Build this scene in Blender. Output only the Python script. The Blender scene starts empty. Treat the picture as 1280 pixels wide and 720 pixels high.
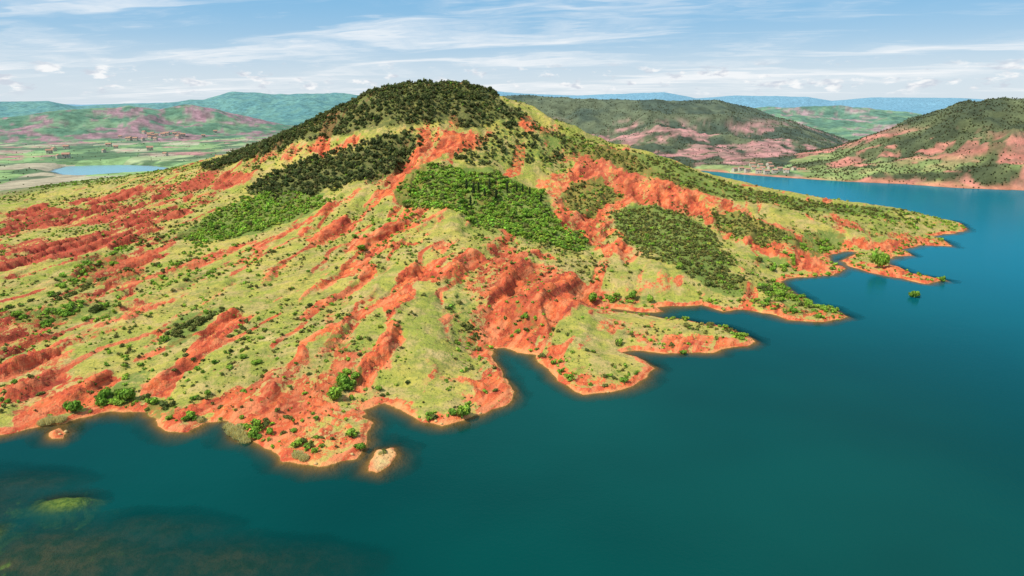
import bpy, math, random
import numpy as np
from mathutils import Vector
random.seed(5)
rs = np.random.RandomState(11)
H = 110.0; F = 865.0; P = math.radians(14.9)
cP, sP = math.cos(P), math.sin(P)
scene = bpy.context.scene

# ------------------------------------------------------------------ image pixel to world helpers
def ray(px, py):
    u = (px - 640) / F; v = (360 - py) / F
    return (u, cP + v * sP, -sP + v * cP)
def at_depth(px, py, d):
    r = ray(px, py); t = d / r[1]
    return (r[0] * t, d, H + r[2] * t)
def on_water(px, py):
    r = ray(px, py); t = H / -r[2]
    return (r[0] * t, r[1] * t)

# ------------------------------------------------------------------ noise
TAB = rs.rand(512, 512)
def vnoise(x, y, seed=0):
    xi = np.floor(x).astype(np.int64); yi = np.floor(y).astype(np.int64)
    fx = x - xi; fy = y - yi
    fx = fx * fx * fx * (fx * (fx * 6 - 15) + 10); fy = fy * fy * fy * (fy * (fy * 6 - 15) + 10)
    a = (xi + seed * 57) & 511; b = (yi + seed * 131) & 511
    a1 = (a + 1) & 511; b1 = (b + 1) & 511
    return (TAB[a, b] * (1 - fx) + TAB[a1, b] * fx) * (1 - fy) + (TAB[a, b1] * (1 - fx) + TAB[a1, b1] * fx) * fy
def fbm(x, y, octv=4, seed=0, ridged=False):
    s = 0; amp = 1; tot = 0
    for o in range(octv):
        n = vnoise(x, y, seed + o * 3)
        if ridged: n = 1 - np.abs(2 * n - 1)
        s = s + n * amp; tot += amp; amp *= 0.5
        x, y = 2 * (0.8 * x - 0.6 * y) + 3.1, 2 * (0.6 * x + 0.8 * y) + 7.7
    return s / tot
def sstep(a, b, x):
    t = np.clip((x - a) / (b - a), 0, 1); return t * t * (3 - 2 * t)

# ------------------------------------------------------------------ grid
AZ = np.radians(np.linspace(-52, 52, 1150))
R = np.concatenate([np.geomspace(60, 130, 60)[:-1], np.geomspace(130, 1600, 680)[:-1], np.geomspace(1600, 26000, 230)])
NR, NA = len(R), len(AZ)
RR, AA = np.meshgrid(R, AZ, indexing='ij')
X = RR * np.sin(AA); Y = RR * np.cos(AA)
NEAR = int(np.searchsorted(R, 1550))

# ------------------------------------------------------------------ shorelines
shore = [(-500,575),(-200,560),(-60,550),(0,546),(30,539),(62,531),(85,528),(105,520),(138,513),(165,514),(185,516),(197,532),(212,540),(235,541),(252,529),(276,528),(290,546),(318,556),(335,562),(350,575),(372,578),(395,584),(420,580),(442,571),(456,555),(462,530),(450,510),(478,505),(500,512),(530,528),(552,535),(575,527),(600,520),(628,508),(638,488),(628,468),(620,450),(614,438),(632,435),(650,441),(667,443),(680,460),(700,476),(724,490),(760,493),(800,478),(823,462),(808,453),(783,441),(800,438),(845,441),(890,439),(930,432),(938,422),(912,409),(872,404),(838,398),(806,393),(768,389),(764,385),(790,388),(812,390),(830,389),(822,384),(850,384),(880,382),(905,388),(930,387),(960,393),(985,401),(1030,402),(1060,395),(1046,386),(1012,381),(1004,372),(988,364),(972,352),(1000,346),(1040,344),(1056,336),(1040,328),(1036,319),(1056,314),(1072,315),(1064,321),(1052,326),(1058,332),(1085,339),(1120,347),(1160,354),(1180,350),(1142,343),(1128,336),(1110,331),(1104,326),(1118,321),(1138,319),(1130,312),(1150,306),(1192,308),(1180,300),(1166,295),(1207,289),(1203,281),(1190,276),(1130,268),(1040,261),(950,241),(885,217)]
far_shore = [(862,212),(900,215),(940,219),(985,222),(1060,227),(1130,230),(1200,235),(1280,238),(1500,246),(1900,262)]
lake = [on_water(*p) for p in shore + far_shore] + [(3000, 300), (3000, -600), (-3000, -600), (-3000, 100)]
pond = [on_water(*p) for p in [(60,214),(80,208),(110,207),(150,206),(190,207),(215,210),(200,216),(150,219),(110,222),(80,220)]]
island = [on_water(*p) for p in [(461,572),(474,561),(488,559),(497,565),(490,576),(472,588),(462,586)]]
islet = [on_water(*p) for p in [(66,540),(80,534),(90,538),(80,547),(68,548)]]

def inside_dist(poly, x, y, dist=True):
    d2 = np.full(x.shape, 1e18) if dist else None
    ins = np.zeros(x.shape, bool)
    n = len(poly)
    for i in range(n):
        ax, ay = poly[i]; bx, by = poly[(i + 1) % n]
        if dist:
            ex, ey = bx - ax, by - ay; l2 = ex * ex + ey * ey + 1e-9
            t = np.clip(((x - ax) * ex + (y - ay) * ey) / l2, 0, 1)
            np.minimum(d2, (x - ax - ex * t) ** 2 + (y - ay - ey * t) ** 2, out=d2)
        if ay != by:
            c = ((ay > y) != (by > y)) & (x < (bx - ax) * (y - ay) / (by - ay) + ax)
            ins ^= c
    if dist:
        return np.where(ins, 1, -1) * np.sqrt(d2)
    return ins

xs = X[:NEAR]; ys = Y[:NEAR]
wx = xs + 8 * (fbm(xs / 13, ys / 13, 5, 1) - .5); wy = ys + 8 * (fbm(xs / 13, ys / 13, 5, 9) - .5)
sw = inside_dist(lake, wx, wy)
sw = np.maximum(sw, inside_dist(pond, wx, wy))
isd = inside_dist(island, wx, wy)
sw = np.minimum(sw, -isd)
sw = np.minimum(sw, -inside_dist(islet, wx, wy))
SD = np.full((NR, NA), -500.0); SD[:NEAR] = sw          # >0 = water

# ------------------------------------------------------------------ main hill surface (thin plate through image pixels projected to chosen depths)
ctrl = [(540,106,690),(490,108,698),(462,116,702),(600,115,690),(438,130,700),(622,130,680),(400,149,705),(330,180,720),(260,201,760),(200,214,800),(100,227,850),(0,234,900),(-250,242,900),
(650,144,672),(690,159,668),(725,176,660),(760,191,655),(830,207,645),(900,230,640),(960,242,635),(1040,258,625),(1100,264,622),(1150,271,625),
(500,160,620),(500,220,540),(500,300,425),(500,400,305),(485,470,257),
(400,200,615),(400,250,530),(400,320,410),(380,400,310),(350,480,250),
(250,240,610),(250,300,475),(230,380,342),(200,450,277),
(100,255,670),(100,300,505),(80,370,372),(80,440,287),(-100,262,680),(-150,350,410),(-150,440,290),
(600,170,628),(600,230,535),(620,300,422),(590,360,350),(560,420,297),(550,480,256),
(680,230,585),(700,290,470),(690,370,345),(705,430,291),
(800,250,562),(800,310,450),(820,350,394),(900,280,535),(900,330,430),(980,300,503),(980,345,412),(1050,290,548),(1000,262,590)]
cp = [at_depth(*c) for c in ctrl]
for i, p in enumerate(shore):
    if p[0] > -210:
        a = on_water(*p); cp.append((a[0], a[1], 0.3))
cp += [(-100,950,25),(120,900,12),(-420,1150,4),(0,1250,4),(250,1100,4),(-700,1000,5),(-900,700,8),(-900,400,6),(330,930,3),(-250,1000,14)]
cp = np.array(cp); q = cp[:, :2] / 100.0
def U(d2): return 0.5 * d2 * np.log(d2 + 1e-12)
n = len(q); d2 = ((q[:, None] - q[None]) ** 2).sum(-1)
K = np.zeros((n + 3, n + 3)); K[:n, :n] = U(d2) + np.eye(n) * 0.02
K[:n, n] = 1; K[:n, n + 1:] = q; K[n, :n] = 1; K[n + 1:, :n] = q.T
sol = np.linalg.solve(K, np.concatenate([cp[:, 2], [0, 0, 0]]))
st = 3
ri = np.unique(np.append(np.arange(0, NEAR, st), NEAR - 1)); ai = np.unique(np.append(np.arange(0, NA, st), NA - 1))
cx = (X[np.ix_(ri, ai)] / 100).ravel(); cy = (Y[np.ix_(ri, ai)] / 100).ravel()
tp = sol[n] + sol[n + 1] * cx + sol[n + 2] * cy
for i in range(n):
    tp += sol[i] * U((cx - q[i, 0]) ** 2 + (cy - q[i, 1]) ** 2)
tp = tp.reshape(len(ri), len(ai))
t1 = np.empty((NEAR, len(ai)))
for j in range(len(ai)): t1[:, j] = np.interp(np.arange(NEAR), ri, tp[:, j])
T = np.empty((NEAR, NA))
for i in range(NEAR): T[i] = np.interp(np.arange(NA), ai, t1[i])
plain = 3.5 + 4 * fbm(X / 260, Y / 260, 3, 4)
w = 1 - sstep(950, 1350, RR[:NEAR])
base = plain.copy()
base[:NEAR] = np.clip(T, 1.5, 150) * w + plain[:NEAR] * (1 - w)

# ------------------------------------------------------------------ surrounding ranges
def layer(pts, Rc, W, seed, rough=0.35):
    a = []; z = []
    for px, py in pts:
        r = ray(px, py); a.append(math.atan2(r[0], r[1])); z.append(max(0, H + Rc * r[2] / math.hypot(r[0], r[1])))
    zc = np.interp(AZ, a, z)[None, :]
    i0 = max(0, int(np.searchsorted(R, Rc - 3.2 * W))); sub = slice(i0, NR)
    x = X[sub]; y = Y[sub]
    nz = fbm(x / (W * .8), y / (W * .8), 5, seed)
    gl = fbm(x / (W * .45), y / (W * .45), 5, seed + 5, True)
    t = (RR[sub] - Rc + W * rough * (nz - .5) * 2) / W
    prof = np.exp(-t * t)
    h = zc * prof * (1 + (gl - .75) * 1.4 * (1 - prof) + .22 * (gl - .7))
    out = np.zeros((NR, NA)); out[sub] = np.maximum(h, 0); return out
L = [
 layer([(-500,122),(0,128),(100,131),(250,127),(300,118),(420,118),(600,112),(640,116),(720,120),(830,116),(870,124),(920,120),(1010,121),(1040,126),(1090,122),(1200,123),(1280,127),(1700,124)], 12000, 2600, 20),
 layer([(-500,120),(0,128),(60,127),(95,133),(170,129),(255,125),(290,114),(345,119),(430,117),(500,125),(600,145),(700,150)], 6000, 1200, 23),
 layer([(-400,138),(0,147),(40,143),(80,138),(120,137),(160,134),(200,137),(240,131),(270,136),(300,144),(340,153),(380,161)], 3000, 430, 27),
 layer([(400,180),(540,130),(600,123),(640,122),(700,122),(790,123),(860,125),(900,128),(940,136),(980,148),(1020,162),(1060,178),(1090,190)], 2000, 440, 31, .5),
 layer([(830,175),(870,148),(930,138),(960,133),(1010,133),(1060,133),(1100,137),(1150,143),(1220,165)], 3300, 560, 35),
 layer([(930,215),(960,200),(1000,192),(1040,186),(1080,172),(1130,154),(1180,134),(1215,122),(1245,119),(1285,122),(1400,137),(1650,150)], 1480, 250, 39, .3),
]
stack = np.stack([base] + L); dom = stack.argmax(0); hland = stack.max(0)
LD = -SD
hB = np.where(SD > 0, -1.0, hland * sstep(0, 22, LD) + 1.0 * sstep(0, 3, LD))

def hit(px, py, rmax=9000, rmin=0):
    d = ray(px, py); hz = math.hypot(d[0], d[1]); s = -d[2] / hz
    az = math.atan2(d[0], d[1]); j = int(round((az - AZ[0]) / (AZ[1] - AZ[0]))); j = min(max(j, 0), NA - 1)
    col = np.maximum(hB[:, j], 0); z = H - s * R
    k = np.where((z < col) & (R > rmin))[0]
    r = R[k[0]] if len(k) else rmax
    if len(k) and k[0] > 0:
        i = k[0]; g0 = z[i-1] - col[i-1]; g1 = z[i] - col[i]
        r = R[i-1] + (R[i] - R[i-1]) * g0 / (g0 - g1 + 1e-9) if g0 > 0 else R[i]
    r = min(r, rmax)
    return (r * math.sin(az), r * math.cos(az))
def region(pts, rmax=820, rmin=0): return [hit(px, py, rmax, rmin) for px, py in pts]
def strip(pts, w):
    a = []; b = []
    for i, p in enumerate(pts):
        p0 = pts[max(i-1, 0)]; p1 = pts[min(i+1, len(pts)-1)]
        dx, dy = p1[0]-p0[0], p1[1]-p0[1]; l = math.hypot(dx, dy) + 1e-6
        ww = w * (0.35 if i in (0, len(pts)-1) else 1)
        a.append((p[0] - dy/l*ww, p[1] + dx/l*ww)); b.append((p[0] + dy/l*ww, p[1] - dx/l*ww))
    return a + b[::-1]

# ------------------------------------------------------------------ ground cover regions
red_regions = [
 [(0,262),(60,257),(140,261),(235,268),(180,284),(100,280),(0,292)],
 [(0,306),(60,300),(200,284),(208,300),(150,309),(80,320),(0,336)],
 [(0,250),(150,238),(240,230),(200,245),(60,254)], [(90,345),(200,308),(215,298),(206,325),(150,362),(120,360)],
 [(235,216),(300,210),(290,228),(240,236)], [(330,194),(400,182),(470,168),(430,186),(340,204)],
 [(520,168),(570,162),(625,164),(600,178),(560,195),(530,212),(515,190)],
 [(330,210),(300,232),(260,245),(255,238),(300,214)],
 [(670,225),(710,200),(720,182),(760,180),(830,212),(900,245),(940,268),(980,288),(1020,302),(1052,330),(1040,344),(995,338),(950,312),(900,292),(870,264),(800,254),(765,268),(762,300),(800,320),(790,326),(745,312),(690,268)],
 [(560,310),(620,314),(690,338),(740,352),(795,372),(762,388),(700,400),(670,410),(660,436),(612,430),(600,400),(588,365),(560,352),(520,350),(500,352),(530,325)],
 [(365,292),(440,268),(430,286),(380,312)], [(430,300),(500,270),(520,280),(460,312)],
 [(0,480),(40,470),(110,466),(150,480),(110,515),(60,532),(0,546)], [(0,452),(60,436),(105,445),(60,466),(0,470)],
 [(185,488),(240,428),(300,386),(330,392),(275,430),(215,484)],
 [(190,535),(205,505),(262,500),(330,490),(360,505),(420,505),(455,520),(455,560),(395,583),(330,560),(270,520)],
 [(435,470),(480,400),(505,405),(480,440),(462,495),(430,505)], [(600,478),(622,450),(640,490),(620,520),(585,530)],
 [(500,352),(520,372),(490,400),(470,380)],
 [(570,395),(600,380),(612,430),(622,455),(595,440)],
 [(672,445),(690,436),(720,462),(770,474),(815,462),(770,490),(720,488)], [(820,414),(870,410),(930,422),(890,438),(830,438)],
 [(940,368),(990,380),(1050,392),(1000,400),(950,385)], [(1060,330),(1120,346),(1175,350),(1110,332)],
 [(1060,300),(1120,300),(1180,305),(1120,316),(1070,312)],
 [(320,345),(350,325),(360,330),(335,350)], [(440,345),(460,322),(480,325),(455,350)], [(0,375),(25,385),(10,400),(0,400)],
 [(500,200),(540,190),(530,230),(490,255),(480,240)], [(640,140),(690,150),(700,165),(650,158)],
 [(830,340),(870,360),(850,372),(800,360)],
 [(600,300),(640,305),(690,320),(640,322)],
 [(760,395),(800,400),(770,415),(740,410)],
]
for s_ in [([(250,330),(330,300),(420,255),(470,225)],3),([(100,400),(180,350),(250,325)],3),([(430,345),(500,290),(560,265)],4),
           ([(540,360),(560,395),(575,430)],5),([(150,455),(230,395),(300,350)],3),([(300,500),(380,440),(430,400),(470,350)],5),([(640,350),(660,390),(650,430)],7),
           ([(0,410),(120,372),(240,330),(290,310)],2),([(0,350),(120,325),(200,318)],3),([(20,240),(160,228),(260,205)],2),
           ([(0,272),(120,262),(260,248)],3),([(210,300),(280,275),(340,250)],2),([(60,430),(140,400),(230,370)],3),([(380,380),(440,330),(520,300)],4),([(520,440),(560,470),(600,480)],4),
           ([(560,128),(600,137),(630,150)],2)]:
    red_regions.append(strip(*s_))
veg_regions = [  # pts, kind, density, rmin, rmax, under
 ([(250,206),(300,184),(330,168),(390,144),(440,126),(470,106),(540,98),(600,106),(628,124),(660,148),(640,160),(600,160),(555,156),(520,162),(480,160),(440,167),(380,182),(320,196),(260,212)],'pine',.15,.9,2.0,.8),
 ([(300,242),(345,212),(400,196),(445,182),(512,168),(528,186),(495,208),(440,228),(400,242),(330,246)],'pine',.15,1.0,1.9,.92),
 ([(565,198),(590,172),(640,154),(700,163),(722,186),(700,206),(650,206),(600,210)],'pine',.085,1.0,1.9,.55),
 ([(700,240),(720,226),(760,224),(782,238),(745,264),(708,264)],'olive',.11,.9,1.8,.8),
 ([(228,300),(265,262),(330,240),(402,240),(420,250),(360,278),(300,296),(245,308)],'green',.16,1.0,1.9,1),
 ([(498,228),(540,206),(575,212),(640,222),(670,240),(692,270),(748,306),(730,314),(660,296),(600,276),(560,262),(510,262),(488,246)],'green',.18,1.0,2.2,1),
 ([(430,300),(470,270),(500,260),(540,262),(520,280),(480,300),(440,318)],'green',.05,.9,1.9,.3),
 ([(765,265),(820,256),(875,270),(905,310),(925,348),(918,366),(870,350),(810,322),(772,298)],'olive',.16,.8,1.7,.95),
 ([(884,262),(930,268),(975,288),(1004,308),(960,306),(900,286)],'olive',.14,.8,1.7,.9),
 ([(660,146),(690,158),(760,181),(830,201),(900,226),(1000,248),(1130,264),(1120,273),(1000,263),(880,242),(800,214),(740,196),(680,170)],'olive',.13,.8,1.8,.8),
 ([(940,318),(990,322),(990,338),(950,335)],'green',.10,1.2,2.3,.7),
 ([(1000,300),(1040,292),(1060,305),(1040,315),(1005,312)],'green',.10,1.2,2.3,.8),
 ([(940,350),(985,352),(985,364),(1040,384),(1050,392),(1000,396),(960,378)],'green',.10,1.0,2.2,.6),
 ([(840,335),(900,340),(925,365),(860,352)],'olive',.11,.8,1.8,.6),
 ([(60,352),(110,322),(170,300),(165,316),(115,352),(80,362)],'green',.08,.9,1.9,.6),
 ([(175,345),(250,303),(350,312),(330,336),(250,350),(190,358)],'green',.06,.8,1.8,.35),
 ([(10,393),(90,374),(152,380),(145,400),(80,404),(20,400)],'green',.11,1.1,2.4,.7),
 ([(0,385),(110,352),(200,330),(195,336),(110,364),(0,398)],'olive',.09,.9,1.8,.5),
 ([(204,425),(225,400),(285,378),(280,395),(228,430),(208,438)],'olive',.13,1.0,2.1,.8),
 ([(118,502),(150,484),(172,466),(182,485),(160,508),(140,512)],'green',.18,1.0,2.4,.7),
 ([(172,512),(180,490),(205,490),(215,514),(196,520)],'olive',.15,1.0,1.9,.6),
 ([(404,476),(425,460),(446,466),(440,496),(412,502)],'green',.17,1.0,2.2,.6),
 ([(405,425),(430,408),(450,425),(440,440),(412,438)],'olive',.10,.9,1.8,.5),
 ([(480,470),(515,468),(515,480),(485,482)],'olive',.12,.7,1.4,.5),
 ([(560,340),(580,360),(595,405),(612,430),(602,436),(575,410),(560,380),(545,350)],'olive',.12,.7,1.7,.5),
 ([(735,370),(800,362),(820,376),(800,384),(760,384)],'green',.16,1.0,2.3,.6),
 ([(770,425),(800,430),(805,442),(780,440)],'green',.15,.9,1.9,.5),
 ([(640,395),(660,390),(662,420),(645,420)],'olive',.13,.8,1.7,.5),
 ([(255,524),(290,520),(328,540),(322,552),(295,545),(262,530)],'green',.18,.8,1.7,.4),
 ([(360,560),(400,545),(412,556),(390,574),(368,574)],'green',.16,.7,1.6,.3),
 ([(220,520),(250,518),(250,530),(225,532)],'green',.18,.8,1.6,.5),
 ([(640,300),(700,300),(760,330),(735,345),(690,325)],'olive',.06,.7,1.5,.2),
 ([(780,235),(900,268),(880,275),(800,250)],'olive',.03,.8,1.6,.1),
 ([(300,200),(420,180),(430,200),(330,225)],'olive',.05,.8,1.8,.2),
 ([(660,205),(720,188),(740,210),(690,225)],'olive',.05,.8,1.7,.2),
 ([(1100,268),(1190,278),(1190,286),(1120,284)],'green',.09,.8,1.8,.3),
 ([(860,372),(940,376),(985,392),(930,382),(870,378)],'green',.13,.8,1.8,.3),
 ([(850,405),(930,413),(900,422),(860,414)],'olive',.09,.7,1.5,.3),
 ([(130,300),(240,250),(300,245),(240,290),(200,320)],'olive',.03,.7,1.7,.1),
]
amp = 5 + RR[:NEAR] * .008
ax_ = xs + amp * 3 * (fbm(xs / 26, ys / 26, 6, 2) - .5); ay_ = ys + amp * 3.6 * (fbm(xs / 26, ys / 26, 6, 12) - .5)
def paint(dst, poly, val):
    p = np.array(poly); m = 20
    bb = (ax_ > p[:,0].min()-m) & (ax_ < p[:,0].max()+m) & (ay_ > p[:,1].min()-m) & (ay_ < p[:,1].max()+m)
    idx = np.where(bb)
    if not len(idx[0]): return
    ins = inside_dist(poly, ax_[idx], ay_[idx], False)
    ii = (idx[0][ins], idx[1][ins]); dst[ii] = np.maximum(dst[ii], val)
def blur(a, k=2):
    for _ in range(k):
        a[1:-1] = (a[:-2] + 2 * a[1:-1] + a[2:]) / 4; a[:, 1:-1] = (a[:, :-2] + 2 * a[:, 1:-1] + a[:, 2:]) / 4
    return a
RED = np.zeros((NR, NA)); VEG = np.zeros((NR, NA)); TRK = np.zeros((NR, NA)); DRK = np.zeros((NR, NA)); GRV = np.zeros((NR, NA)); GUL = np.ones((NR, NA))
rn = np.zeros((NEAR, NA)); vn = np.zeros((NEAR, NA)); tn = np.zeros((NEAR, NA)); dn = np.zeros((NEAR, NA))
for poly in red_regions: paint(rn, region(poly), 1.0)
veg_world = []
for v in veg_regions:
    wp = region(v[0]); veg_world.append(wp); paint(vn, wp, v[5])
    if v[1] == 'pine' and v[5] > .6: paint(dn, wp, 1.0)
sx, sy = cp[0][0], cp[0][1]
th = np.arctan2(xs - sx, ys - sy); rho = np.hypot(xs - sx, ys - sy)
wob = 26 * (fbm(xs / 80, ys / 80, 3, 42) - .5)
gully = fbm(th * 9 + wob / 40, rho / 220, 5, 40, True)
g2 = fbm((xs + wob) / 48, (ys + wob) / 80, 5, 44, True)
gf = sstep(90, 230, rho)
gully = gully * gf + g2 * (1 - gf); gully = gully * .6 + g2 * .4
rn = blur(rn, 5); vn = blur(vn, 3)
across = xs * .9 - ys * .38 + hland[:NEAR] * .6; along = xs * .38 + ys * .9
bandn = fbm(along / 130, (across + 14 * (fbm(xs / 50, ys / 50, 3, 55) - .5)) / 11, 4, 57)
rn = np.maximum(rn * (.66 + .62 * sstep(.38, .54, bandn)), .85 * sstep(.60, .67, bandn) * (.35 + .65 * sstep(.45, .6, fbm(xs / 60, ys / 60, 3, 58))))
scn = fbm(xs / 30, ys / 30, 6, 50)
scatter_red = sstep(.62, .76, scn * .4 + (1 - gully) * .85)
rn = np.maximum(rn, scatter_red * .8)
rn = np.maximum(rn, .95 * (1 - sstep(1.5, 6.5, LD[:NEAR] + 9 * (fbm(xs / 12, ys / 12, 4, 61) - .5))))
rn *= 1 - sstep(800, 1000, RR[:NEAR])
for s_, w_ in [(([(0,243),(30,236),(60,228),(110,226)]),1.6),(([(400,330),(440,300),(470,280)]),.8),(([(590,440),(560,445),(530,430),(500,440)]),1.0),(([(240,470),(300,440),(360,425),(430,380)]),.8)]:
    paint(tn, region(strip(s_, w_), 1500), 1.0)
tn = blur(tn, 1); tn = np.maximum(tn, sstep(-.5, 1.5, isd))
VEG[:NEAR] = vn; TRK[:NEAR] = tn; DRK[:NEAR] = blur(dn, 3)

# ------------------------------------------------------------------ detailed relief
det = np.zeros((NR, NA))
hillw = sstep(4, 30, LD[:NEAR]) * (1 - sstep(850, 1100, RR[:NEAR]))
slopew = np.clip(hland[:NEAR] / 40, .32, 1) * (1 - .5 * sstep(-60, -200, xs))
det[:NEAR] += hillw * slopew * 16 * (gully - .70)
det[:NEAR] += hillw * 2.6 * (fbm(xs / 45, ys / 45, 4, 70) - .5)
rill = fbm(th * np.maximum(rho, 60) / 8 + wob * .12, rho / 40, 4, 84, True)
bad = fbm(xs / 10 + .3 * th, ys / 17, 5, 80, True) * .45 + rill * .55
det[:NEAR] += sstep(1, 9, LD[:NEAR]) * (rn * 7.0 + .5) * (bad - .66)
sc = across / 22 + 1.6 * fbm(xs / 70, ys / 70, 4, 90)
saw = sc - np.floor(sc)
stp = sstep(0, .84, saw) * (1 - sstep(.84, 1, saw)) - .45
det[:NEAR] += hillw * (0.8 + 2.8 * rn) * stp * sstep(.35, .6, fbm(xs / 90, ys / 90, 3, 97) + .1)
det[:NEAR] += sstep(1, 8, LD[:NEAR]) * .5 * (fbm(xs / 5, ys / 5, 4, 95) - .5)
RED[:NEAR] = np.maximum(rn, .95 * sstep(.82, .9, saw) * (1 - sstep(.97, 1, saw)) * hillw * sstep(.50, .60, fbm(xs / 50, ys / 50, 4, 98)))
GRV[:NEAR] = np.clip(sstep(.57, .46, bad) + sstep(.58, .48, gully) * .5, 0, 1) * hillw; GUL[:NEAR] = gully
hh = hland * sstep(0, 26, LD) + 1.1 * sstep(0, 3.0, LD) + det
hh[:NEAR] = np.where(isd > 0, .25 + .12 * isd + .5 * (fbm(xs / 1.6, ys / 1.6, 3, 401) - .4), hh[:NEAR])
depth = np.clip(SD, 0, None)
shelf = np.full((NR, NA), 0.0); WEED = np.zeros((NR, NA))
nb = fbm(X / 7, Y / 7, 5, 300); nf = fbm(X / 3.2, Y / 3.2, 4, 310)
for px, py, rx, ry, top, wd_ in [(82,627,15,9,.2,1),(-18,672,8,12,.3,2),(60,700,46,26,.6,0),(260,705,54,18,1.2,0),(30,600,28,12,1.4,0),(-100,640,44,34,.9,0),(180,660,34,14,1.5,0)]:
    a = on_water(px, py); gq = np.exp(-(((X-a[0])/rx)**2 + ((Y-a[1])/ry)**2) ** 1.3)
    shelf = np.maximum(shelf, gq * (6 - top))
    if wd_ == 1: WEED = np.maximum(WEED, sstep(.48, .62, gq + .9 * (nb - .5) + 1.1 * (nf - .5)))
    if wd_ == 2: WEED = np.maximum(WEED, .4 * sstep(.35, .75, gq + 1.5 * (nf - .5)))
bed = -np.minimum(depth * .40, 6.0)
bed = np.maximum(bed, -6 + shelf)
bed = bed + np.where(depth > 3, .9 * (nb - .56), 0)
bed = np.minimum(bed, -.12 * np.clip(depth, 0, 2))
Z = np.where(SD > 0, bed, np.maximum(hh, .05 + .10 * np.clip(LD, 0, 8)))

# ------------------------------------------------------------------ far colours, with aerial haze painted in
def mixc(a, b, t): return a * (1 - t[..., None]) + b * t[..., None]
C = lambda *a: np.array(a, float)
fc = np.zeros((NR, NA, 3))
cell = 85.0
u = (X + .35 * Y + 30 * fbm(X / 150, Y / 150, 2, 7)) / cell; v_ = (Y - .2 * X) / (cell * 1.7)
cid = TAB[np.floor(u).astype(int) & 511, np.floor(v_).astype(int) & 511]
pal = np.array([(.24,.34,.12),(.34,.38,.18),(.20,.30,.10),(.42,.38,.23),(.14,.22,.08),(.28,.37,.13),(.38,.31,.2),(.22,.33,.12)])
fc[:] = pal[(cid * 8).astype(int) % 8]
tl = sstep(.52, .60, fbm(X / 70, Y / 110, 4, 101))
fc = mixc(fc, C(.06,.11,.045), tl * .8)
n1 = fbm(X / 170, Y / 170, 5, 110); n2 = fbm(X / 60, Y / 60, 5, 120); n3 = fbm(X / 28, Y / 28, 5, 130)
cols = [None, (C(.10,.25,.34), C(.12,.27,.36)), (C(.05,.16,.13), C(.10,.23,.15)), (C(.08,.16,.08), C(.16,.24,.11)), (C(.055,.068,.034), C(.11,.118,.050)), (C(.08,.16,.08), C(.17,.27,.11)), (C(.060,.070,.028), C(.12,.13,.048))]  # far ranges coloured bluer to stand for haze
for k in range(1, 7):
    m = dom == k
    c = mixc(np.broadcast_to(cols[k][0], fc.shape), np.broadcast_to(cols[k][1], fc.shape), sstep(.35, .65, n2))
    fc[m] = c[m]
def steepred(k, col, thr, zmax, wts=(.4,.3,.3)):
    global fc
    m = (dom == k) | ((dom == 0) & (L[k-1] > 2))
    t = sstep(thr, thr + .07, n1 * wts[0] + n2 * wts[1] + n3 * wts[2]) * (1 - sstep(zmax * .7, zmax, hland)) * m
    c = mixc(np.broadcast_to(col, fc.shape), np.broadcast_to(col * .55 + C(.03,.04,.02), fc.shape), sstep(.42, .58, fbm(X / 26, Y / 26 + hland / 5, 4, 137)))
    fc = mixc(fc, c, t)
steepred(3, C(.34,.17,.18), .48, 150)
steepred(4, C(.48,.22,.19), .53, 80)
steepred(5, C(.42,.24,.22), .51, 120)
steepred(6, C(.54,.20,.14), .49, 78, (.25,.35,.4))
m = ((dom == 6) | (dom == 0)) & (X > 250) & (RR > 900)
t = sstep(.46, .54, fbm(X / 70, Y / 50, 4, 140)) * (1 - sstep(16, 45, hland)) * m
fc = mixc(fc, np.broadcast_to(C(.24,.29,.09), fc.shape), t * .8)
rd = (1 - sstep(1, 9, LD + 30 * (n2 - .5))) * (RR > 850) * (X > 150)
fc = mixc(fc, np.broadcast_to(C(.52,.20,.12), fc.shape), rd * .9)
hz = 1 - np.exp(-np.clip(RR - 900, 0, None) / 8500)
fc = mixc(fc, np.broadcast_to(C(.22,.36,.43), fc.shape), hz * np.where(dom == 3, .55, .75))  # haze tint blended into the base colour, stronger with distance
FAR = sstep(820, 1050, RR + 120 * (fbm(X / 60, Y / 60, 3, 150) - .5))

# ------------------------------------------------------------------ meshes from arrays
def add_attr(me, name, arr, kind='FLOAT'):
    a = me.attributes.new(name, kind, 'POINT')
    if kind == 'FLOAT': a.data.foreach_set('value', np.ascontiguousarray(arr, np.float32).ravel())
    else:
        c = np.ones((arr.reshape(-1, 3).shape[0], 4), np.float32); c[:, :3] = arr.reshape(-1, 3); a.data.foreach_set('color', c.ravel())
def raw_mesh(name, co, f, smooth=False):
    me = bpy.data.meshes.new(name); k = f.shape[1]
    me.vertices.add(len(co)); me.vertices.foreach_set('co', np.ascontiguousarray(co, np.float32).ravel())
    me.loops.add(f.size); me.loops.foreach_set('vertex_index', np.ascontiguousarray(f, np.int32).ravel())
    me.polygons.add(len(f)); me.polygons.foreach_set('loop_start', np.arange(0, f.size, k, dtype=np.int32)); me.polygons.foreach_set('loop_total', np.full(len(f), k, np.int32))
    if smooth: me.polygons.foreach_set('use_smooth', np.ones(len(f), bool))
    me.update(calc_edges=True); return me
def grid_mesh(name, x, y, z, smooth=True):
    nr, na = x.shape; co = np.stack([x, y, z], -1).reshape(-1, 3).astype(np.float32)
    i = np.arange(nr * na).reshape(nr, na)
    f = np.stack([i[:-1, :-1], i[:-1, 1:], i[1:, 1:], i[1:, :-1]], -1).reshape(-1, 4)
    return raw_mesh(name, co, f, smooth)
def add_obj(name, me, **props):
    o = bpy.data.objects.new(name, me); scene.collection.objects.link(o)
    for k, v in props.items(): o[k] = v
    return o

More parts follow.
